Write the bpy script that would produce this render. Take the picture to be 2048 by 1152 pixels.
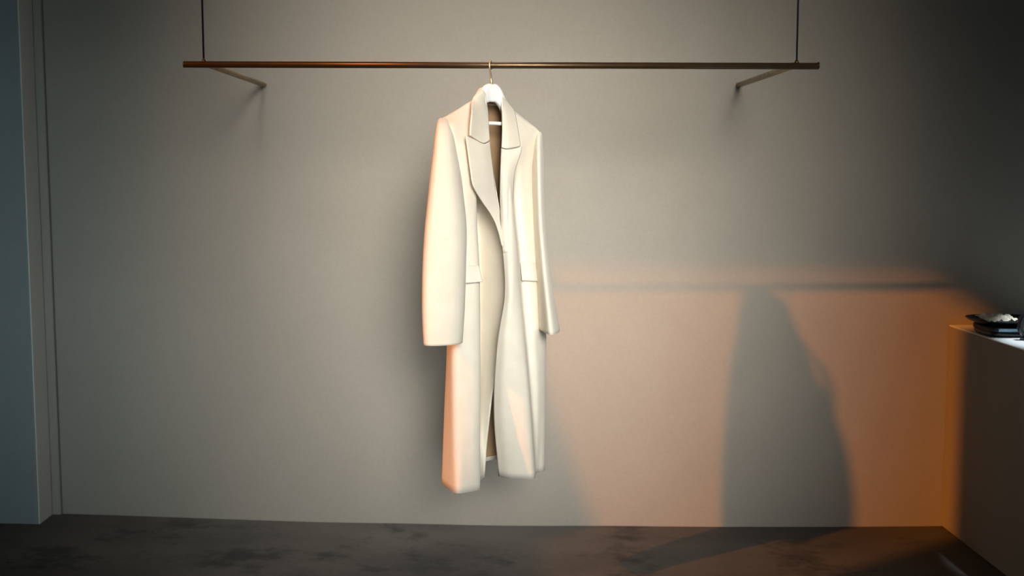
import bpy, bmesh, math, random
from mathutils import Vector, noise

# ------------------------------------------------------------------ clean
for o in list(bpy.data.objects):
    bpy.data.objects.remove(o)
scene = bpy.context.scene
COL = scene.collection

# ------------------------------------------------------------------ camera
H = 1.358                      # eye height
FPX = 2300.0                   # focal length in pixels of the 2048 px frame
YAW = math.radians(0.97)
PITCH = math.radians(5.61)
cd = bpy.data.cameras.new('camera')
cam = bpy.data.objects.new('camera', cd)
COL.objects.link(cam)
cam.location = (0, 0, H)
cam.rotation_euler = (math.pi / 2 - PITCH, 0, -YAW)
cd.sensor_width = 36.0
cd.lens = FPX / 2048 * 36.0
cd.dof.use_dof = True
cd.dof.focus_distance = 3.5
cd.dof.aperture_fstop = 2.0
cd.clip_start = 0.05
scene.camera = cam

# ------------------------------------------------------------------ world, lights, exposure
w = bpy.data.worlds.new('world')
scene.world = w
w.use_nodes = True
bg = w.node_tree.nodes['Background']
bg.inputs['Color'].default_value = (0.52, 0.80, 1.0, 1)
bg.inputs['Strength'].default_value = 0.03

def aim(o, target):
    d = Vector(target) - o.location
    o.rotation_euler = d.to_track_quat('-Z', 'Y').to_euler()

# daylight: large window behind the camera to the right
kd = bpy.data.lights.new('daylight_and_fill', 'AREA')
kd.shape = 'RECTANGLE'
kd.size = 1.4
kd.size_y = 1.5
kd.energy = 10.8
kd.color = (1.0, 0.95, 0.87)
kd.spread = math.radians(27)
key = bpy.data.objects.new('daylight_and_fill', kd)
COL.objects.link(key)
key.location = (0.70, -0.6, 2.4)
aim(key, (0.16, 4.33, 1.2))

# added cool fill lamp, low behind the camera, to soften the coat's shadow
ld = bpy.data.lights.new('daylight_and_fill', 'AREA')
ld.shape = 'RECTANGLE'
ld.size = 1.7
ld.size_y = 1.3
ld.energy = 4.7
ld.color = (0.86, 0.96, 1.0)
ld.spread = math.radians(28)
low = bpy.data.objects.new('daylight_and_fill', ld)
COL.objects.link(low)
low.location = (0.45, -0.8, 1.35)
aim(low, (-0.05, 4.33, 0.55))

# weaker cool fill lamp, added to brighten the pier on the left
fd = bpy.data.lights.new('daylight_and_fill', 'AREA')
fd.shape = 'RECTANGLE'
fd.size = 0.9
fd.size_y = 1.8
fd.energy = 1.7
fd.color = (0.66, 0.90, 1.0)
fd.spread = math.radians(26)
fill = bpy.data.objects.new('daylight_and_fill', fd)
COL.objects.link(fill)
fill.location = (-0.6, -0.8, 1.7)
aim(fill, (-1.75, 4.2, 0.95))

# wall washer: a long ceiling strip close to the back wall
wd = bpy.data.lights.new('wall_washer', 'AREA')
wd.shape = 'RECTANGLE'
wd.size = 1.1
wd.size_y = 0.08
wd.energy = 4.4
wd.color = (1.0, 0.96, 0.88)
wd.spread = math.radians(38)
wash = bpy.data.objects.new('wall_washer', wd)
COL.objects.link(wash)
wash.location = (-0.25, 3.74, 4.05)
aim(wash, (-0.25, 4.33, 0.5))

# downlight over the counter
dd = bpy.data.lights.new('counter_downlight', 'SPOT')
dd.energy = 185
dd.color = (0.86, 0.95, 1.0)
dd.spot_size = math.radians(20.6)
dd.spot_blend = 0.15
dd.shadow_soft_size = 0.04
down = bpy.data.objects.new('counter_downlight', dd)
COL.objects.link(down)
down.location = (2.065, 3.84, 2.6)
aim(down, (2.065, 3.84, 0.79))

# low orange evening sun, entering through the opening in the added side wall on the left
SUN_DIR = Vector((0.7096, 0.5128, -0.484))
sd = bpy.data.lights.new('evening_sun', 'SUN')
sd.energy = 2.5
sd.color = (1.0, 0.31, 0.035)
sd.angle = math.radians(1.15)
sun = bpy.data.objects.new('evening_sun', sd)
COL.objects.link(sun)
sun.location = (-5.7, -0.6, 5.6)
sun.rotation_euler = SUN_DIR.to_track_quat('-Z', 'Y').to_euler()

vs = scene.view_settings
vs.view_transform = 'Standard'
vs.look = 'None'
vs.gamma = 1.0
vs.use_curve_mapping = False
vs.exposure = 0.0

# ------------------------------------------------------------------ measuring helpers
FW = Vector((math.sin(YAW) * math.cos(PITCH), math.cos(YAW) * math.cos(PITCH), -math.sin(PITCH)))
RT = Vector((math.cos(YAW), -math.sin(YAW), 0))
UP = RT.cross(FW)

def P(px, py, Y):
    """surveyed point: sight line through a photo pixel, taken at distance Y"""
    d = FW + RT * ((px - 1024) / FPX) + UP * ((576 - py) / FPX)
    v = d * (Y / d.y)
    return Vector((v.x, v.y, v.z + H))

def Q(px, Z, Y):
    """surveyed point of known height Z and distance Y"""
    k = (px - 1024) / FPX
    dz = Z - H
    X = (k * (Y * FW.y + dz * FW.z) - Y * RT.y) / (RT.x - k * FW.x)
    return Vector((X, Y, Z))

# ------------------------------------------------------------------ materials
def new_mat(name):
    m = bpy.data.materials.new(name)
    m.use_nodes = True
    nt = m.node_tree
    b = nt.nodes['Principled BSDF']
    return m, nt, b

def node(nt, kind, **kw):
    n = nt.nodes.new(kind)
    for k, v in kw.items():
        setattr(n, k, v)
    return n

def noise_tex(nt, scale, detail=4, rough=0.55, coord='Object', stretch=None):
    tc = node(nt, 'ShaderNodeTexCoord')
    n = node(nt, 'ShaderNodeTexNoise')
    n.inputs['Scale'].default_value = scale
    n.inputs['Detail'].default_value = detail
    n.inputs['Roughness'].default_value = rough
    if stretch:
        mp = node(nt, 'ShaderNodeMapping')
        mp.inputs['Scale'].default_value = stretch
        nt.links.new(tc.outputs[coord], mp.inputs['Vector'])
        nt.links.new(mp.outputs['Vector'], n.inputs['Vector'])
    else:
        nt.links.new(tc.outputs[coord], n.inputs['Vector'])
    return n

def ramp(nt, src, stops):
    r = node(nt, 'ShaderNodeValToRGB')
    el = r.color_ramp.elements
    while len(el) < len(stops):
        el.new(0.5)
    for e, (p, c) in zip(el, stops):
        e.position = p
        e.color = (*c, 1)
    nt.links.new(src, r.inputs['Fac'])
    return r

def mix(nt, a, b, fac, mode='MIX'):
    m = node(nt, 'ShaderNodeMix', data_type='RGBA', blend_type=mode)
    for s, v in ((m.inputs[6], a), (m.inputs[7], b), (m.inputs[0], fac)):
        if isinstance(v, (int, float)):
            s.default_value = v
        elif isinstance(v, tuple):
            s.default_value = (*v, 1)
        else:
            nt.links.new(v, s)
    return m.outputs[2]

def bump(nt, b, src, strength, dist):
    n = node(nt, 'ShaderNodeBump')
    n.inputs['Strength'].default_value = strength
    n.inputs['Distance'].default_value = dist
    nt.links.new(src, n.inputs['Height'])
    nt.links.new(n.outputs['Normal'], b.inputs['Normal'])

def plaster(name, c1, c2):
    m, nt, b = new_mat(name)
    big = noise_tex(nt, 1.3, 5, 0.6)
    fine = noise_tex(nt, 90, 3, 0.6)
    r = ramp(nt, big.outputs['Fac'], [(0.3, c1), (0.7, c2)])
    rf = ramp(nt, fine.outputs['Fac'], [(0.3, (0.90, 0.90, 0.90)), (0.7, (1, 1, 1))])
    nt.links.new(mix(nt, r.outputs['Color'], rf.outputs['Color'], 0.6, 'MULTIPLY'), b.inputs['Base Color'])
    b.inputs['Roughness'].default_value = 0.92
    b.inputs['Specular IOR Level'].default_value = 0.2
    med = noise_tex(nt, 14, 6, 0.65)
    bump(nt, b, med.outputs['Fac'], 0.25, 0.006)
    return m

M = {}
M['plaster'] = plaster('plaster', (0.335, 0.300, 0.255), (0.375, 0.340, 0.290))
M['pier'] = plaster('pier_paint', (0.27, 0.29, 0.28), (0.31, 0.33, 0.32))
M['overlay'] = plaster('lit_side_paint', (0.66, 0.66, 0.62), (0.72, 0.72, 0.68))  # paler than the pier: its lit side put into the colour
M['joint'] = plaster('dark_joint', (0.10, 0.10, 0.10), (0.13, 0.13, 0.13))
M['ceiling'] = plaster('ceiling_paint', (0.20, 0.20, 0.20), (0.22, 0.22, 0.22))
M['counter_plaster'] = plaster('counter_plaster', (0.26, 0.235, 0.21), (0.30, 0.27, 0.24))

m, nt, b = new_mat('stained_concrete')
n1 = noise_tex(nt, 1.6, 6, 0.62, stretch=(1, 1.4, 1))
n2 = noise_tex(nt, 3.1, 7, 0.68, stretch=(1, 1.2, 1))
n3 = noise_tex(nt, 60, 3, 0.6)
base = ramp(nt, n1.outputs['Fac'], [(0.30, (0.056, 0.053, 0.050)), (0.68, (0.100, 0.093, 0.084))])
stain = ramp(nt, n2.outputs['Fac'], [(0.36, (0.16, 0.18, 0.22)), (0.46, (1, 1, 1))])
fine = ramp(nt, n3.outputs['Fac'], [(0.3, (0.8, 0.8, 0.8)), (0.7, (1, 1, 1))])
c = mix(nt, base.outputs['Color'], stain.outputs['Color'], 0.62, 'MULTIPLY')
c = mix(nt, c, fine.outputs['Color'], 0.7, 'MULTIPLY')
nt.links.new(c, b.inputs['Base Color'])
b.inputs['Roughness'].default_value = 0.75
b.inputs['Specular IOR Level'].default_value = 0.25
bump(nt, b, n2.outputs['Fac'], 0.15, 0.01)
M['floor'] = m

def cloth(name, c1, c2):
    m, nt, b = new_mat(name)
    n = noise_tex(nt, 24, 4, 0.6)
    weave = noise_tex(nt, 900, 2, 0.5)
    r = ramp(nt, n.outputs['Fac'], [(0.3, c1), (0.7, c2)])
    nt.links.new(r.outputs['Color'], b.inputs['Base Color'])
    b.inputs['Roughness'].default_value = 0.95
    b.inputs['Specular IOR Level'].default_value = 0.1
    b.inputs['Sheen Weight'].default_value = 0.15
    b.inputs['Sheen Roughness'].default_value = 0.5
    bump(nt, b, weave.outputs['Fac'], 0.25, 0.0012)
    return m

M['wool'] = cloth('cream_wool', (0.71, 0.645, 0.535), (0.75, 0.685, 0.575))
M['lining'] = cloth('shade_brown_lining', (0.30, 0.19, 0.10), (0.34, 0.22, 0.12))  # darker brown puts the shade inside the coat into the colour

def simple(name, col, rough, metal=0.0, spec=0.5, coat=0.0, nscale=30, var=0.12):
    m, nt, b = new_mat(name)
    n = noise_tex(nt, nscale, 4, 0.6)
    lo = tuple(c * (1 - var) for c in col)
    hi = tuple(min(1, c * (1 + var)) for c in col)
    r = ramp(nt, n.outputs['Fac'], [(0.3, lo), (0.7, hi)])
    nt.links.new(r.outputs['Color'], b.inputs['Base Color'])
    b.inputs['Roughness'].default_value = rough
    b.inputs['Metallic'].default_value = metal
    b.inputs['Specular IOR Level'].default_value = spec
    b.inputs['Coat Weight'].default_value = coat
    return m

M['bronze'] = simple('dark_bronze', (0.10, 0.062, 0.032), 0.34, 0.75, nscale=14)
M['brass'] = simple('worn_brass', (0.30, 0.235, 0.15), 0.55, 0.35)
M['cable'] = simple('black_steel', (0.018, 0.022, 0.035), 0.5, 0.4)
M['hanger'] = simple('white_gloss_paint', (0.93, 0.93, 0.92), 0.35, var=0.02)
M['hook'] = simple('pale_brass_wire', (0.62, 0.53, 0.34), 0.35, 0.7)
M['top'] = simple('white_worktop', (0.82, 0.84, 0.84), 0.35, var=0.03)
M['black'] = simple('black_lacquer', (0.010, 0.011, 0.014), 0.3)
M['black_matt'] = simple('black_matt', (0.012, 0.013, 0.018), 0.6)
M['cream_paper'] = simple('cream_paper', (0.80, 0.74, 0.62), 0.85, nscale=40)
M['blue'] = simple('glint_blue', (0.28, 0.46, 0.60), 0.5)  # colour of a painted window reflection
M['grey'] = simple('grey_glass', (0.14, 0.15, 0.15), 0.15)

# ------------------------------------------------------------------ object helpers
def tag(o, label=None, cat=None, group=None, kind=None):
    if label: o['label'] = label
    if cat: o['category'] = cat
    if group: o['group'] = group
    if kind: o['kind'] = kind
    return o

def empty(name, loc):
    o = bpy.data.objects.new(name, None)
    o.empty_display_size = 0.05
    o.location = loc
    COL.objects.link(o)
    return o

def link(name, verts, faces, mat, parent=None, smooth=True, origin=None):
    """one mesh object; verts in world space, stored relative to the parent (or origin)"""
    org = Vector(parent.location) if parent is not None else Vector(origin or (0, 0, 0))
    if parent is not None and parent.parent is not None:
        org = parent.matrix_basis.translation + parent.parent.matrix_basis.translation
    me = bpy.data.meshes.new(name)
    me.from_pydata([tuple(Vector(v) - org) for v in verts], [], faces)
    bm = bmesh.new(); bm.from_mesh(me)
    bmesh.ops.recalc_face_normals(bm, faces=bm.faces)
    bm.to_mesh(me); bm.free()
    me.materials.append(mat)
    for p in me.polygons:
        p.use_smooth = smooth
    o = bpy.data.objects.new(name, me)
    COL.objects.link(o)
    if parent is not None:
        o.parent = parent
    else:
        o.location = org
    return o

def box(name, lo, hi, mat, parent=None, bevel=0.0, origin=None):
    x0, y0, z0 = lo; x1, y1, z1 = hi
    v = [(x0, y0, z0), (x1, y0, z0), (x1, y1, z0), (x0, y1, z0), (x0, y0, z1), (x1, y0, z1), (x1, y1, z1), (x0, y1, z1)]
    f = [(0, 3, 2, 1), (4, 5, 6, 7), (0, 1, 5, 4), (1, 2, 6, 5), (2, 3, 7, 6), (3, 0, 4, 7)]
    o = link(name, v, f, mat, parent, smooth=False, origin=origin)
    if bevel:
        md = o.modifiers.new('bevel', 'BEVEL'); md.width = bevel; md.segments = 2
    return o

def tube(path, radius, seg=12, caps=True):
    """verts, faces of a round bar along a path; radius may be a list"""
    path = [Vector(p) for p in path]
    n = len(path)
    rad = radius if isinstance(radius, (list, tuple)) else [radius] * n
    V, F = [], []
    prev = None
    for i, p in enumerate(path):
        t = (path[min(i + 1, n - 1)] - path[max(i - 1, 0)]).normalized()
        if prev is None:
            a = t.orthogonal().normalized()
        else:
            a = (prev - t * prev.dot(t)).normalized()
        prev = a
        bb = t.cross(a)
        for k in range(seg):
            an = 2 * math.pi * k / seg
            V.append(p + (a * math.cos(an) + bb * math.sin(an)) * rad[i])
    for i in range(n - 1):
        for k in range(seg):
            k2 = (k + 1) % seg
            F.append((i * seg + k, i * seg + k2, (i + 1) * seg + k2, (i + 1) * seg + k))
    if caps:
        F.append(tuple(range(seg - 1, -1, -1)))
        F.append(tuple((n - 1) * seg + k for k in range(seg)))
    return V, F

def cr(p0, p1, p2, p3, t):
    return 0.5 * ((2 * p1) + (p2 - p0) * t + (2 * p0 - 5 * p1 + 4 * p2 - p3) * t * t + (3 * p1 - p0 - 3 * p2 + p3) * t ** 3)

def spline(pts, n):
    """smooth curve through the points, n steps a span"""
    pts = [Vector(p) for p in pts]
    e = [pts[0] * 2 - pts[1]] + pts + [pts[-1] * 2 - pts[-2]]
    out = []
    for i in range(len(pts) - 1):
        for k in range(n):
            out.append(cr(e[i], e[i + 1], e[i + 2], e[i + 3], k / n))
    out.append(pts[-1])
    return out

def grid(net, nu=6, nv=8, ripple=0.0, seed=0):
    """dense cloth sheet through a net of points (rows x columns)"""
    rows = [spline(r, nu) for r in net]
    nc = len(rows[0])
    cols = [spline([r[j] for r in rows], nv) for j in range(nc)]
    nr = len(cols[0])
    V = [cols[j][i] for i in range(nr) for j in range(nc)]
    if ripple:
        W = []
        for v in V:
            k = noise.noise(Vector((v.x * 22 + seed, v.y * 22, v.z * 4.0)))
            k += 0.5 * noise.noise(Vector((v.x * 50 + seed, v.y * 50, v.z * 12)))
            W.append(v + Vector((0.3, -1, 0)) * (k * ripple))
        V = W
    F = [(i * nc + j, i * nc + j + 1, (i + 1) * nc + j + 1, (i + 1) * nc + j) for i in range(nr - 1) for j in range(nc - 1)]
    return V, F

def thick(o, t, offset=0.0):
    md = o.modifiers.new('thickness', 'SOLIDIFY')
    md.thickness = t
    md.offset = offset
    return o

# ------------------------------------------------------------------ the setting
YW = 4.33          # back wall
ZC = 4.2           # ceiling

def floor_z(x):
    k = [(-3.2, 0.105), (-1.69, 0.068), (-1.11, 0.046), (-0.54, 0.026), (0.03, 0.012), (0.97, 0.001), (1.6, 0.0), (4.0, 0.0)]
    if x <= k[0][0]: return k[0][1]
    for (a, za), (c_, zc) in zip(k, k[1:]):
        if x <= c_:
            return za + (zc - za) * (x - a) / (c_ - a)
    return 0.0

V, F = [], []
NX, NY = 72, 40
for j in range(NY + 1):
    for i in range(NX + 1):
        x = -3.4 + 6.8 * i / NX
        y = -1.5 + (YW + 0.05 + 1.5) * j / NY
        V.append((x, y, floor_z(x) + 0.004 * noise.noise(Vector((x * 2.2, y * 2.2, 3)))))
for j in range(NY):
    for i in range(NX):
        a = j * (NX + 1) + i
        F.append((a, a + 1, a + NX + 2, a + NX + 1))
fl = link('floor', V, F, M['floor'])
tag(fl, 'dark stained bare concrete floor below the coat', kind='structure')

wb = box('wall_back', (-3.4, YW, -0.05), (3.4, YW + 0.15, ZC), M['plaster'])
tag(wb, 'beige rough plaster wall behind the clothes rail', kind='structure')
ce = box('ceiling', (-3.08, -1.5, ZC), (3.4, YW + 0.15, ZC + 0.12), M['ceiling'])
tag(ce, 'plain painted ceiling that carries the rail rods', kind='structure')

# unseen side wall on the left, added so its opening crops the sun
XS, WY0, WY1, WZ0, WZ1 = -2.6, 0.98, 2.20, 1.9, 3.56
V, F = [], []
for x in (XS, XS - 0.12):
    for (y, z) in ((-1.5, -0.05), (4.2, -0.05), (4.2, ZC), (-1.5, ZC), (WY0, WZ0), (WY1 - 0.08, WZ0), (WY1 + 0.22, WZ1 - 0.74), (WY0, WZ1 + 0.56)):
        V.append((x, y, z))
for k in range(4):
    k2 = (k + 1) % 4
    F.append((k, k2, 4 + k2, 4 + k))
    F.append((8 + k2, 8 + k, 12 + k, 12 + k2))
    F.append((k2, k, 8 + k, 8 + k2))
    F.append((4 + k, 4 + k2, 12 + k2, 12 + k))
ws = link('wall_sun_crop', V, F, M['plaster'], smooth=False)
tag(ws, 'unseen side wall added to crop the evening sun with its tall opening', kind='structure')

# projecting pier on the left and the jointed plaster strip beside it
wl = box('wall_left', (-3.4, 4.195, -0.05), (-1.688, YW + 0.001, ZC), M['pier'], bevel=0.006)
tag(wl, 'blue grey painted wall pier projecting at the left edge', kind='structure')
t3 = box('pier_lit_overlay', (-1.6885, 4.197, 0.0), (-1.6835, YW - 0.011, ZC), M['overlay'], bevel=0.001)  # thin added layer that paints the light on the pier's return
tag(t3, 'pale board added to lighten the inner side of the left pier', kind='structure')
t1 = box('trim_1', (-1.6834, YW - 0.012, 0.0), (-1.651, YW + 0.02, ZC), M['plaster'], bevel=0.003)
tag(t1, 'narrow plaster strip with a dark joint beside the pier', kind='structure')
t2 = box('trim_2', (-1.651, YW - 0.0012, 0.0), (-1.6482, YW + 0.02, ZC), M['joint'])
tag(t2, 'thin dark vertical joint line in the plaster wall', kind='structure')

# low counter on the right
XC = 1.742
ct = empty('counter', (XC + 0.5, 3.6, 0.0))
tag(ct, 'low plastered counter with white top against the right end of the wall', 'counter')
box('counter_body', (XC, 2.2, 0.002), (XC + 1.1, YW - 0.001, 0.784), M['counter_plaster'], ct, bevel=0.003)
box('worktop', (XC + 0.001, 2.201, 0.7842), (XC + 1.1, YW - 0.001, 0.788), M['top'], ct, bevel=0.001)

# ------------------------------------------------------------------ clothes rail
YR, ZR = 3.53, 1.6895
XL, XR_ = -0.9285, 0.992
rail = empty('clothes_rail', (0.03, YR, ZR))
tag(rail, 'long dark bronze clothes rail hung on two thin rods from the ceiling', 'rail')
V, F = tube([(XL, YR, ZR), (XR_, YR, ZR - 0.002)], 0.0098, 24)
link('bar', V, F, M['bronze'], rail)
for x in (XL, XR_):
    s = -1 if x < 0 else 1
    V, F = tube([(x - s * 0.002, YR, ZR), (x + s * 0.0012, YR, ZR), (x + s * 0.002, YR, ZR)], [0.0102, 0.0102, 0.0085], 24)
    link('end_cap', V, F, M['bronze'], rail)
for x in (-0.869, 0.925):
    V, F = tube([(x, YR, ZR + 0.004), (x, YR, ZC + 0.01)], 0.003, 10)
    rd = link('suspension_rod', V, F, M['cable'], rail)
    V, F = tube([(x, YR, ZR + 0.006), (x, YR, ZR + 0.012), (x, YR, ZR + 0.018)], [0.0085, 0.006, 0.003], 14)
    link('rod_collar', V, F, M['bronze'], rail)
    V, F = tube([(x, YR, ZC - 0.012), (x, YR, ZC - 0.004), (x, YR, ZC + 0.002)], [0.008, 0.028, 0.03], 18)
    link('ceiling_rose', V, F, M['cable'], rail)
for xf, xb in ((-0.856, -0.846), (0.918, 0.918)):
    V, F = tube([(xf, YR + 0.002, ZR), (xb, YW + 0.01, ZR + 0.002)], 0.0096, 16)
    br = link('wall_brace', V, F, M['brass'], rail)
    V, F = tube([(xb, YW - 0.006, ZR + 0.002), (xb, YW + 0.004, ZR + 0.002)], [0.0105, 0.0115], 18)
    link('wall_ferrule', V, F, M['brass'], rail)

# ------------------------------------------------------------------ hanger
TH = math.radians(41)
UA = Vector((math.cos(TH), math.sin(TH), 0))      # along the shoulders, near left to far right
VA = Vector((math.sin(TH), -math.cos(TH), 0))     # towards the front of the coat
HC = P(983, 186, 3.53)                            # middle of the hanger
hg = empty('coat_hanger', (HC.x, HC.y, HC.z - 0.1))
tag(hg, 'white moulded hanger with pale brass hook inside the cream coat', 'hanger')

def hpt(u, v, z):
    return HC + UA * u + VA * v + Vector((0, 0, z))

# shoulder bow: thick block at the neck, arms running down under the shoulder lines of the coat
arm_l = [P(964, 192, 3.500), P(946, 204, 3.480), P(918, 221, 3.437), P(896, 235, 3.405)]
arm_r = [P(1002, 196, 3.556), P(1018, 216, 3.594), P(1043, 239, 3.628), P(1064, 254, 3.654)]
low_by = Vector((0, 0, -1))
ctr = [(arm_l[3] + low_by * 0.032, 0.014, 0.009), (arm_l[2] + low_by * 0.032, 0.020, 0.010), (arm_l[1] + low_by * 0.028, 0.026, 0.011), (arm_l[0] + low_by * 0.006, 0.029, 0.012),
       (HC + UA * -0.016 + low_by * 0.001, 0.0285, 0.012), (HC + low_by * 0.001, 0.0275, 0.012), (HC + UA * 0.016 + low_by * 0.001, 0.0285, 0.012),
       (arm_r[0] + low_by * 0.007, 0.029, 0.012), (arm_r[1] + low_by * 0.034, 0.026, 0.011), (arm_r[2] + low_by * 0.032, 0.020, 0.010), (arm_r[3] + low_by * 0.032, 0.014, 0.009)]
V, F = [], []
SG = 20
secs = []
cs = spline([c_[0] for c_ in ctr], 3)
for i, c_ in enumerate(cs):
    t = i / (len(cs) - 1) * (len(ctr) - 1)
    k = min(int(t), len(ctr) - 2)
    fr = t - k
    secs.append((c_, ctr[k][1] + (ctr[k + 1][1] - ctr[k][1]) * fr, ctr[k][2] + (ctr[k + 1][2] - ctr[k][2]) * fr))
for (c_, hz, hv) in secs:
    for k in range(SG):
        a = 2 * math.pi * k / SG
        ca, sa = math.cos(a), math.sin(a)
        V.append(c_ + VA * (math.copysign(abs(ca) ** 0.6, ca) * hv) + Vector((0, 0, math.copysign(abs(sa) ** 0.6, sa) * hz)))
for i in range(len(secs) - 1):
    for k in range(SG):
        k2 = (k + 1) % SG
        F.append((i * SG + k, i * SG + k2, (i + 1) * SG + k2, (i + 1) * SG + k))
F.append(tuple(range(SG - 1, -1, -1)))
F.append(tuple((len(secs) - 1) * SG + k for k in range(SG)))
sh = link('shoulder_bow', V, F, M['hanger'], hg)
sub = sh.modifiers.new('smooth', 'SUBSURF'); sub.levels = 1; sub.render_levels = 2
bar = [hpt(-0.060, 0, -0.030), hpt(-0.064, 0.002, -0.072), hpt(-0.050, 0.004, -0.090), hpt(0.0, 0.004, -0.091), hpt(0.050, 0.004, -0.090), hpt(0.064, 0.002, -0.074), hpt(0.060, 0, -0.040)]
V, F = tube(spline(bar, 5), 0.0058, 14)
link('cross_bar', V, F, M['hanger'], hg)
# hook: over the bar from behind, down the front, back to the neck
hx = P(980, 129, 3.53).x
pts = [Vector((hx + 0.004, YR + 0.014, ZR - 0.012)), Vector((hx + 0.004, YR + 0.0135, ZR + 0.002)), Vector((hx + 0.003, YR + 0.007, ZR + 0.0125)),
       Vector((hx + 0.002, YR - 0.004, ZR + 0.0135)), Vector((hx - 0.001, YR - 0.0125, ZR + 0.004)), Vector((hx - 0.001, YR - 0.013, ZR - 0.010)),
       Vector((hx + 0.002, YR - 0.006, ZR - 0.028)), Vector((hx + 0.0035, YR, ZR - 0.040)), Vector((hx + 0.004, YR, ZR - 0.070))]
V, F = tube(spline(pts, 6), 0.0026, 10)
link('hook', V, F, M['hook'], hg)
V, F = tube([Vector((hx + 0.004, YR, ZR - 0.039)), Vector((hx + 0.004, YR, ZR - 0.041)), Vector((hx + 0.004, YR, ZR - 0.07))], [0.0027, 0.0040, 0.0042], 12)
link('hook_neck', V, F, M['hook'], hg)

# ------------------------------------------------------------------ the coat
coat = empty('coat', (0.0, 3.53, 0.41))
tag(coat, 'long cream wool overcoat hanging open on the bronze rail', 'coat')
ZH = 0.414          # hem

# --- front panel on the left of the picture
def zr(py):          # height that shows at a picture row at coat distance
    return P(985, py, 3.42).z

def rowz(py, pts):
    return [Q(px, zr(py), Y) for px, Y in pts]

A = [
    [P(882, 238, 3.392), P(890, 234, 3.397), P(902, 228, 3.412), P(914, 220, 3.430), P(926, 213, 3.45), P(934, 208, 3.465), P(942, 203, 3.480), P(950, 198, 3.492)],
    [P(884, 262, 3.375), P(893, 258, 3.350), P(904, 254, 3.352), P(916, 252, 3.368), P(930, 250, 3.392), P(942, 248, 3.415), P(953, 246, 3.435), P(968, 244, 3.458)],
    rowz(300, [(893, 3.395), (901, 3.362), (910, 3.348), (920, 3.352), (935, 3.368), (950, 3.395), (964, 3.425), (980, 3.448)]),
    rowz(370, [(897, 3.43), (904, 3.38), (915, 3.352), (932, 3.345), (948, 3.354), (947, 3.49), (968, 3.520), (990, 3.462)]),
    rowz(450, [(897, 3.45), (903, 3.39), (914, 3.355), (933, 3.345), (951, 3.352), (949, 3.57), (975, 3.550), (1003, 3.466)]),
    rowz(550, [(896, 3.47), (901, 3.40), (911, 3.36), (933, 3.345), (956, 3.350), (953.5, 3.60), (981, 3.560), (1016, 3.476)]),
    rowz(690, [(895, 3.48), (899, 3.42), (908, 3.37), (932, 3.355), (957, 3.360), (954, 3.60), (977, 3.565), (1002, 3.500)]),
    rowz(830, [(889.5, 3.485), (897, 3.43), (909, 3.378), (932, 3.365), (957, 3.368), (955, 3.58), (967, 3.565), (981, 3.535)]),
    [Q(px, ZH, Y) for px, Y in ((884, 3.47), (896, 3.41), (913, 3.355), (934, 3.350), (957, 3.36), (957, 3.47), (963, 3.515), (968, 3.535))],
]
for i, r in enumerate(A):        # the strip turns with the coat, towards the right
    if i >= 3:
        for c_, dy in ((3, 0.014), (4, 0.032)):
            k = 1 + dy / r[c_].y
            r[c_] = Vector((r[c_].x * k, r[c_].y + dy, r[c_].z))
for i, r in enumerate(A):        # tight turn where the strip folds inwards
    k = r[4].lerp(r[5], 0.22)
    if i >= 3:
        k.x = r[4].x + 0.0012
    r.insert(5, k)
V, F = grid(A, 8, 10, 0.0016, 1.0)
fpa = thick(link('front_panel', V, F, M['wool'], coat), 0.004)
tag(fpa, 'near front panel of the coat, curling inwards')

# --- front panel on the right of the picture
B = [
    [P(1006, 197, 3.575), P(1018, 212, 3.595), P(1030, 224, 3.612), P(1043, 235, 3.628), P(1056, 245, 3.643), P(1069, 254, 3.658), P(1082, 267, 3.672)],
    [P(1003, 280, 3.535), P(1013, 280, 3.537), P(1025, 279, 3.552), P(1038, 278, 3.572), P(1052, 278, 3.596), P(1068, 280, 3.632), P(1080, 285, 3.68)],
    rowz(330, [(1001, 3.505), (1010, 3.505), (1020, 3.522), (1032, 3.550), (1046, 3.577), (1062, 3.618), (1074, 3.685)]),
    rowz(400, [(1001, 3.475), (1011, 3.462), (1023, 3.475), (1027, 3.545), (1045, 3.560), (1065, 3.608), (1080, 3.685)]),
    rowz(500, [(1006, 3.440), (1019, 3.426), (1033, 3.455), (1037, 3.542), (1054, 3.552), (1073, 3.600), (1085, 3.685)]),
    rowz(590, [(1010, 3.432), (1023, 3.416), (1039, 3.452), (1043, 3.542), (1061, 3.553), (1080, 3.602), (1088, 3.685)]),
    rowz(690, [(995, 3.450), (1016, 3.428), (1047, 3.455), (1051, 3.540), (1070, 3.558), (1088, 3.608), (1091, 3.685)]),
    rowz(830, [(988, 3.500), (1013, 3.470), (1057, 3.480), (1062, 3.550), (1077, 3.570), (1090, 3.612), (1091, 3.685)]),
    [Q(px, ZH, Y) for px, Y in ((998, 3.550), (1022, 3.520), (1065, 3.512), (1070, 3.565), (1076, 3.590), (1088, 3.615), (1087, 3.685))],
]
V, F = grid(B, 8, 10, 0.0016, 7.0)
fpb = thick(link('front_panel', V, F, M['wool'], coat), 0.004)
tag(fpb, 'far front panel of the coat, bulging forwards')

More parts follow.
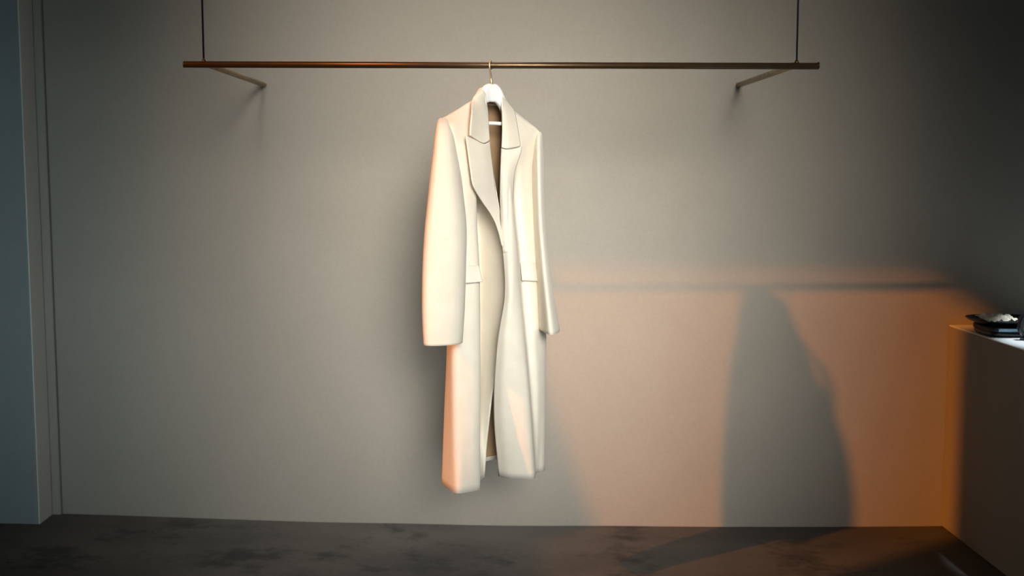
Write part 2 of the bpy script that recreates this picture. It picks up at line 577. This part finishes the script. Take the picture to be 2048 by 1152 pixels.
# --- back panel and its lining
def back_net(off):
    net = [
        [P(1082, 267, 3.672), P(1058, 246, 3.655 - off), P(1030, 224, 3.632 - off), P(1006, 200, 3.605 - off), P(978, 196, 3.585 - off), P(948, 200, 3.540 - off), P(918, 218, 3.470 - off), P(882, 238, 3.392)],
        [P(1080, 285, 3.68), P(1062, 270, 3.700 - off), P(1034, 250, 3.690 - off), P(1006, 236, 3.665 - off), P(978, 232, 3.635 - off), P(946, 236, 3.590 - off), P(914, 246, 3.520 - off), P(884, 262, 3.375)],
    ]
    spec = [
        (330, [(1074, 3.685), (1058, 3.705), (1034, 3.690), (1006, 3.665), (978, 3.650), (946, 3.600), (914, 3.500), (895, 3.41)]),
        (400, [(1080, 3.685), (1062, 3.710), (1036, 3.698), (1008, 3.672), (978, 3.660), (946, 3.618), (914, 3.505), (897, 3.44)]),
        (550, [(1087, 3.685), (1068, 3.712), (1040, 3.700), (1010, 3.675), (978, 3.668), (946, 3.632), (914, 3.520), (896, 3.47)]),
        (690, [(1091, 3.685), (1070, 3.712), (1042, 3.700), (1010, 3.675), (978, 3.670), (944, 3.638), (912, 3.530), (895, 3.48)]),
        (830, [(1091, 3.685), (1070, 3.712), (1042, 3.702), (1010, 3.678), (978, 3.668), (942, 3.630), (908, 3.530), (889.5, 3.485)]),
    ]
    for py, pts in spec:
        net.append([Q(px, zr(py), Y - (off if 0 < i < 7 else 0)) for i, (px, Y) in enumerate(pts)])
    hz = [0, 0.012, 0.020, 0.024, 0.026, 0.022, 0.012, 0]
    net.append([Q(px, ZH + hz[i] + off * 1.5, Y - (off if 0 < i < 7 else 0)) for i, (px, Y) in enumerate(
        [(1087, 3.685), (1068, 3.712), (1042, 3.705), (1010, 3.682), (978, 3.645), (940, 3.592), (904, 3.528), (884, 3.47)])])
    return net
V, F = grid(back_net(0.0), 6, 8, 0.0012, 3.0)
thick(link('back_panel', V, F, M['wool'], coat), 0.004)
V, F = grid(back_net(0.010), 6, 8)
tag(link('lining', V, F, M['lining'], coat), 'brown, shade-darkened lining inside the coat')

# --- sleeves
def sleeve(name, rings, expo, label, section=None, skew=0.0):
    NS = 36
    if section:
        cyc = [Vector((a, c, 0)) for a, c in section]
        cyc = spline(cyc + cyc[:1], 4)[:-1]
        NS = len(cyc)
    ctl = []
    for (py, l, r, yc, ry) in rings:
        z = P((l + r) / 2, py, yc).z
        a = Q(l, z, yc); c_ = Q(r, z, yc)
        mid = (a + c_) / 2
        hw = (c_ - a).length / 2
        ring = []
        for k in range(NS):
            an = 2 * math.pi * k / NS
            ca, sa = math.cos(an), math.sin(an)
            x = math.copysign(abs(ca) ** (2 / expo), ca) * hw
            y = math.copysign(abs(sa) ** (2 / expo), sa) * ry
            if section:
                x, y = cyc[k].x * hw, cyc[k].y * ry
            ring.append(mid + Vector((x, y + skew * x, 0)))
        ctl.append(ring)
    cols = [spline([r[k] for r in ctl], 8) for k in range(NS)]
    nr = len(cols[0])
    V = [cols[k][i] for i in range(nr) for k in range(NS)]
    W = []
    for v in V:
        kk = noise.noise(Vector((v.x * 16, v.y * 16, v.z * 5.5)))
        W.append(v + Vector((0, -1, 0)) * kk * 0.0035)
    F = [(i * NS + k, i * NS + (k + 1) % NS, (i + 1) * NS + (k + 1) % NS, (i + 1) * NS + k) for i in range(nr - 1) for k in range(NS)]
    F.append(tuple(range(NS - 1, -1, -1)))
    o = link(name, W, F, M['wool'], coat)
    thick(o, 0.0035, -1)
    return tag(o, label)

sleeve('sleeve', [(236, 880, 896, 3.398, 0.012), (241, 876, 900, 3.392, 0.030), (252, 873, 905, 3.384, 0.047), (272, 870, 910, 3.372, 0.060), (300, 867, 914, 3.358, 0.068),
                  (350, 861, 922, 3.336, 0.072), (400, 856, 928, 3.318, 0.070), (460, 850, 933, 3.302, 0.066), (530, 846, 932, 3.286, 0.060),
                  (600, 845, 930, 3.277, 0.056), (650, 846, 927.5, 3.272, 0.054), (686, 848, 925, 3.270, 0.052)], 2.6, 'near sleeve with an orange lit outer edge', skew=0.34)
sleeve('sleeve', [(264, 1074, 1082, 3.668, 0.012), (269, 1069, 1084.5, 3.664, 0.03), (282, 1065, 1086, 3.655, 0.05), (310, 1063, 1088, 3.638, 0.062), (350, 1062, 1089, 3.615, 0.066),
                  (440, 1065, 1092, 3.585, 0.062), (530, 1071, 1100, 3.558, 0.066), (600, 1075, 1110, 3.542, 0.082), (662, 1078, 1120, 3.530, 0.085)],
       2.0, 'far sleeve swinging slightly outwards',
       section=[(1, 0.1), (0.8, 0.7), (0.2, 1), (-0.6, 0.98), (-1, 0.75), (-0.82, 0.15), (-0.5, -0.5), (-0.15, -0.95), (0.3, -0.92), (0.78, -0.45)])

# --- lapels and collar
LA = [
    [P(979, 283, 3.405), P(967, 288, 3.382), P(950, 280, 3.358), P(931, 271, 3.332)],
    [P(981, 303, 3.408), P(968, 304, 3.378), P(952, 300, 3.355), P(934.5, 296, 3.332)],
    [P(985.5, 340, 3.413), P(972, 340, 3.382), P(957, 340, 3.357), P(940.5, 340, 3.333)],
    [P(989, 370, 3.420), P(976, 370, 3.390), P(961, 370, 3.362), P(945.5, 370, 3.337)],
    [P(993.5, 402, 3.427), P(984, 402, 3.408), P(973, 402, 3.388), P(962, 400, 3.372)],
    [P(998.5, 436, 3.433), P(994, 436, 3.428), P(989, 435, 3.422), P(984, 433, 3.415)],
    [P(1003, 466, 3.443), P(1001, 466, 3.440), P(999, 465, 3.436), P(997, 463, 3.432)],
    [P(1007, 500, 3.437), P(1006.5, 500, 3.437), P(1006, 500, 3.436), P(1005.5, 499, 3.436)],
]
V, F = grid(LA, 6, 8)
tag(thick(link('lapel', V, F, M['wool'], coat), 0.0045), 'near peaked lapel with a curved lower edge')
LB = [
    [P(1003, 297, 3.511), P(1014, 299, 3.513), P(1028, 298, 3.532), P(1043.5, 293, 3.548)],
    [P(1002.5, 310, 3.515), P(1013, 310, 3.512), P(1027, 309, 3.524), P(1041, 306, 3.542)],
    [P(1001.5, 330, 3.500), P(1010, 330, 3.497), P(1021, 330, 3.508), P(1033, 329, 3.530)],
    [P(1001, 352, 3.488), P(1009, 352, 3.482), P(1018, 352, 3.493), P(1027.5, 352, 3.515)],
    [P(1000.5, 400, 3.466), P(1008, 400, 3.453), P(1016, 400, 3.462), P(1025, 400, 3.492)],
    [P(1003, 455, 3.446), P(1010, 455, 3.436), P(1017, 455, 3.442), P(1024, 455, 3.460)],
    [P(1006.5, 505, 3.434), P(1011, 505, 3.428), P(1016, 505, 3.426), P(1022, 505, 3.434)],
]
V, F = grid(LB, 6, 8)
tag(thick(link('lapel', V, F, M['wool'], coat), 0.0045), 'far peaked lapel rolling into the front edge')
CO = [   # rows run round the neck: near gorge, up, behind the hanger, down to the far gorge; columns inner fold to outer edge
    [P(979, 281, 3.410), P(967, 286, 3.388), P(952, 279, 3.365), P(939.5, 271, 3.342)],
    [P(977.5, 262, 3.425), P(966, 262, 3.402), P(953, 258, 3.375), P(940, 254, 3.348)],
    [P(976, 235, 3.455), P(966, 232, 3.430), P(954, 229, 3.405), P(942.5, 226, 3.378)],
    [P(974, 212, 3.503), P(966, 206, 3.477), P(955, 204, 3.455), P(943, 203.5, 3.438)],
    [P(971, 192, 3.488), P(966, 184, 3.485), P(957, 185, 3.476), P(949, 193, 3.472)],
    [P(968, 182, 3.535), P(965, 176.5, 3.540), P(960, 178, 3.545), P(955, 190, 3.545)],
    [P(980, 186, 3.590), P(979, 180, 3.600), P(978, 181, 3.610), P(977, 194, 3.620)],
    [P(996, 187, 3.590), P(998, 182, 3.600), P(1000, 185, 3.612), P(1001, 198, 3.625)],
    [P(1002.5, 197, 3.540), P(1004.5, 188, 3.560), P(1008, 195, 3.580), P(1014, 208, 3.592)],
    [P(1004, 218, 3.530), P(1010, 212, 3.545), P(1018, 215, 3.565), P(1027, 221, 3.585)],
    [P(1004.5, 248, 3.520), P(1013, 247, 3.527), P(1023, 247, 3.545), P(1033, 246, 3.568)],
    [P(1004, 275, 3.516), P(1014, 276, 3.520), P(1026, 274, 3.536), P(1037.5, 272, 3.558)],
    [P(1003, 295, 3.512), P(1014, 297.5, 3.515), P(1027, 295.5, 3.533), P(1040.5, 292, 3.553)],
]
V, F = grid(CO, 6, 6)
thick(link('collar', V, F, M['wool'], coat), 0.0045)
inner = [[r[0], r[0] + Vector((0, 0.004, -0.018)), r[0] + Vector((0, 0.012, -0.038))] for r in CO[3:10]]
V, F = grid(inner, 4, 6)
thick(link('collar_stand', V, F, M['wool'], coat), 0.003)

# --- pocket flaps
FA = [
    [P(926, 531, 3.345), P(938, 531, 3.352), P(950, 531, 3.364), P(957.5, 531, 3.372)],
    [P(926, 548, 3.342), P(938, 548, 3.348), P(950, 548, 3.359), P(961, 548, 3.368)],
    [P(926, 567, 3.340), P(938, 566, 3.344), P(950, 565, 3.354), P(965, 563.5, 3.364)],
]
V, F = grid(FA, 6, 6)
thick(link('pocket_flap', V, F, M['wool'], coat), 0.004)
FB = [
    [P(1041, 525, 3.530), P(1051, 525, 3.540), P(1062, 525, 3.552), P(1071, 525, 3.580)],
    [P(1042.5, 543, 3.526), P(1053, 543, 3.535), P(1064, 543, 3.547), P(1073, 543, 3.574)],
    [P(1044, 561, 3.522), P(1055, 561.5, 3.530), P(1066, 562, 3.542), P(1076, 562.5, 3.568)],
]
V, F = grid(FB, 6, 6)
thick(link('pocket_flap', V, F, M['wool'], coat), 0.004)

# ------------------------------------------------------------------ things on the counter
ZT = 0.788
def oval(cx, cy, prof, ax, ay, seg=40, expo=2.0):
    """lathed oval: prof is a list of (radius factor, z)"""
    V, F = [], []
    for (r, z) in prof:
        for k in range(seg):
            an = 2 * math.pi * k / seg
            ca, sa = math.cos(an), math.sin(an)
            V.append((cx + math.copysign(abs(ca) ** (2 / expo), ca) * ax * r, cy + math.copysign(abs(sa) ** (2 / expo), sa) * ay * r, z))
    n = len(prof)
    for i in range(n - 1):
        for k in range(seg):
            k2 = (k + 1) % seg
            F.append((i * seg + k, i * seg + k2, (i + 1) * seg + k2, (i + 1) * seg + k))
    F.append(tuple(range(seg - 1, -1, -1)))
    F.append(tuple((n - 1) * seg + k for k in range(seg)))
    return V, F

bx = empty('flat_box', (1.88, 4.07, ZT))
tag(bx, 'flat glossy black box with painted pale blue band under the black dish', 'box')
V, F = oval(1.865, 4.065, [(0.93, ZT + 0.0005), (0.97, ZT + 0.004), (1.0, ZT + 0.010), (1.0, ZT + 0.020)], 0.115, 0.09, expo=5)
link('box_base', V, F, M['black'], bx)
V, F = oval(1.865, 4.065, [(1.02, ZT + 0.0205), (1.03, ZT + 0.022), (1.03, ZT + 0.033), (1.0, ZT + 0.036)], 0.115, 0.09, expo=5)
link('box_lid', V, F, M['black_matt'], bx)
box('glint', (1.775, 3.9695, ZT + 0.0225), (1.858, 3.974, ZT + 0.0315), M['blue'], bx)  # window reflection on the gloss, modelled as a pale blue strip

ds = empty('shallow_dish', (1.86, 4.07, ZT + 0.036))
tag(ds, 'shallow black oval dish holding crumpled cream paper on the counter', 'dish')
zb = ZT + 0.0365
V, F = oval(1.845, 4.075, [(0.62, zb), (0.80, zb + 0.006), (0.93, zb + 0.014), (1.0, zb + 0.022), (1.0, zb + 0.024), (0.97, zb + 0.023),
                           (0.90, zb + 0.016), (0.76, zb + 0.009), (0.4, zb + 0.007)], 0.135, 0.105, seg=56, expo=2.6)
link('bowl', V, F, M['black'], ds)

pp = empty('crumpled_paper', (1.86, 4.05, zb + 0.007))
tag(pp, 'crumpled cream paper lying in the shallow black dish', 'paper')
V, F = [], []
NU, NVV = 34, 14
for j in range(NVV + 1):
    for i in range(NU + 1):
        u = i / NU * 2 - 1; v = j / NVV * 2 - 1
        x = 1.800 + u * 0.060 + 0.012 * noise.noise(Vector((v * 3, 1, 2)))
        y = 4.035 + v * 0.058 + 0.015 * noise.noise(Vector((u * 3, 5, 2)))
        k = abs(noise.noise(Vector((u * 3.2, v * 2.4, 9)))) + 0.6 * abs(noise.noise(Vector((u * 7, v * 6, 4))))
        z = zb + 0.020 + 0.016 * k * (1 - u * u * 0.5) + 0.008 * (v * 0.5 + 0.5)
        V.append((x, y, z))
for j in range(NVV):
    for i in range(NU):
        a = j * (NU + 1) + i
        F.append((a, a + 1, a + NU + 2, a + NU + 1))
ps = link('paper_sheet', V, F, M['cream_paper'], pp, smooth=False)
thick(ps, 0.0012)

mc = P(2063, 650, 3.92)
mr = empty('round_mirror', (mc.x, mc.y, ZT))
tag(mr, 'round black rimmed disc standing at the right end of the counter', 'mirror')
def disc(prof, seg=48):
    V, F = [], []
    for (r, y) in prof:
        for k in range(seg):
            an = 2 * math.pi * k / seg
            V.append((mc.x + r * math.cos(an), mc.y + y, mc.z + r * math.sin(an)))
    n = len(prof)
    for i in range(n - 1):
        for k in range(seg):
            k2 = (k + 1) % seg
            F.append((i * seg + k, i * seg + k2, (i + 1) * seg + k2, (i + 1) * seg + k))
    F.append(tuple(range(seg))); F.append(tuple((n - 1) * seg + k for k in range(seg - 1, -1, -1)))
    return V, F
R0 = mc.z - ZT - 0.006
V, F = disc([(R0 * 0.80, -0.004), (R0 * 0.84, -0.010), (R0 * 0.95, -0.010), (R0, -0.002), (R0, 0.012), (R0 * 0.9, 0.018)])
link('rim', V, F, M['black'], mr)
V, F = disc([(R0 * 0.1, -0.0062), (R0 * 0.80, -0.006), (R0 * 0.80, -0.004)])
link('face', V, F, M['grey'], mr)
box('foot', (mc.x - 0.03, mc.y - 0.018, ZT), (mc.x + 0.03, mc.y + 0.02, ZT + 0.010), M['black'], mr, bevel=0.002)
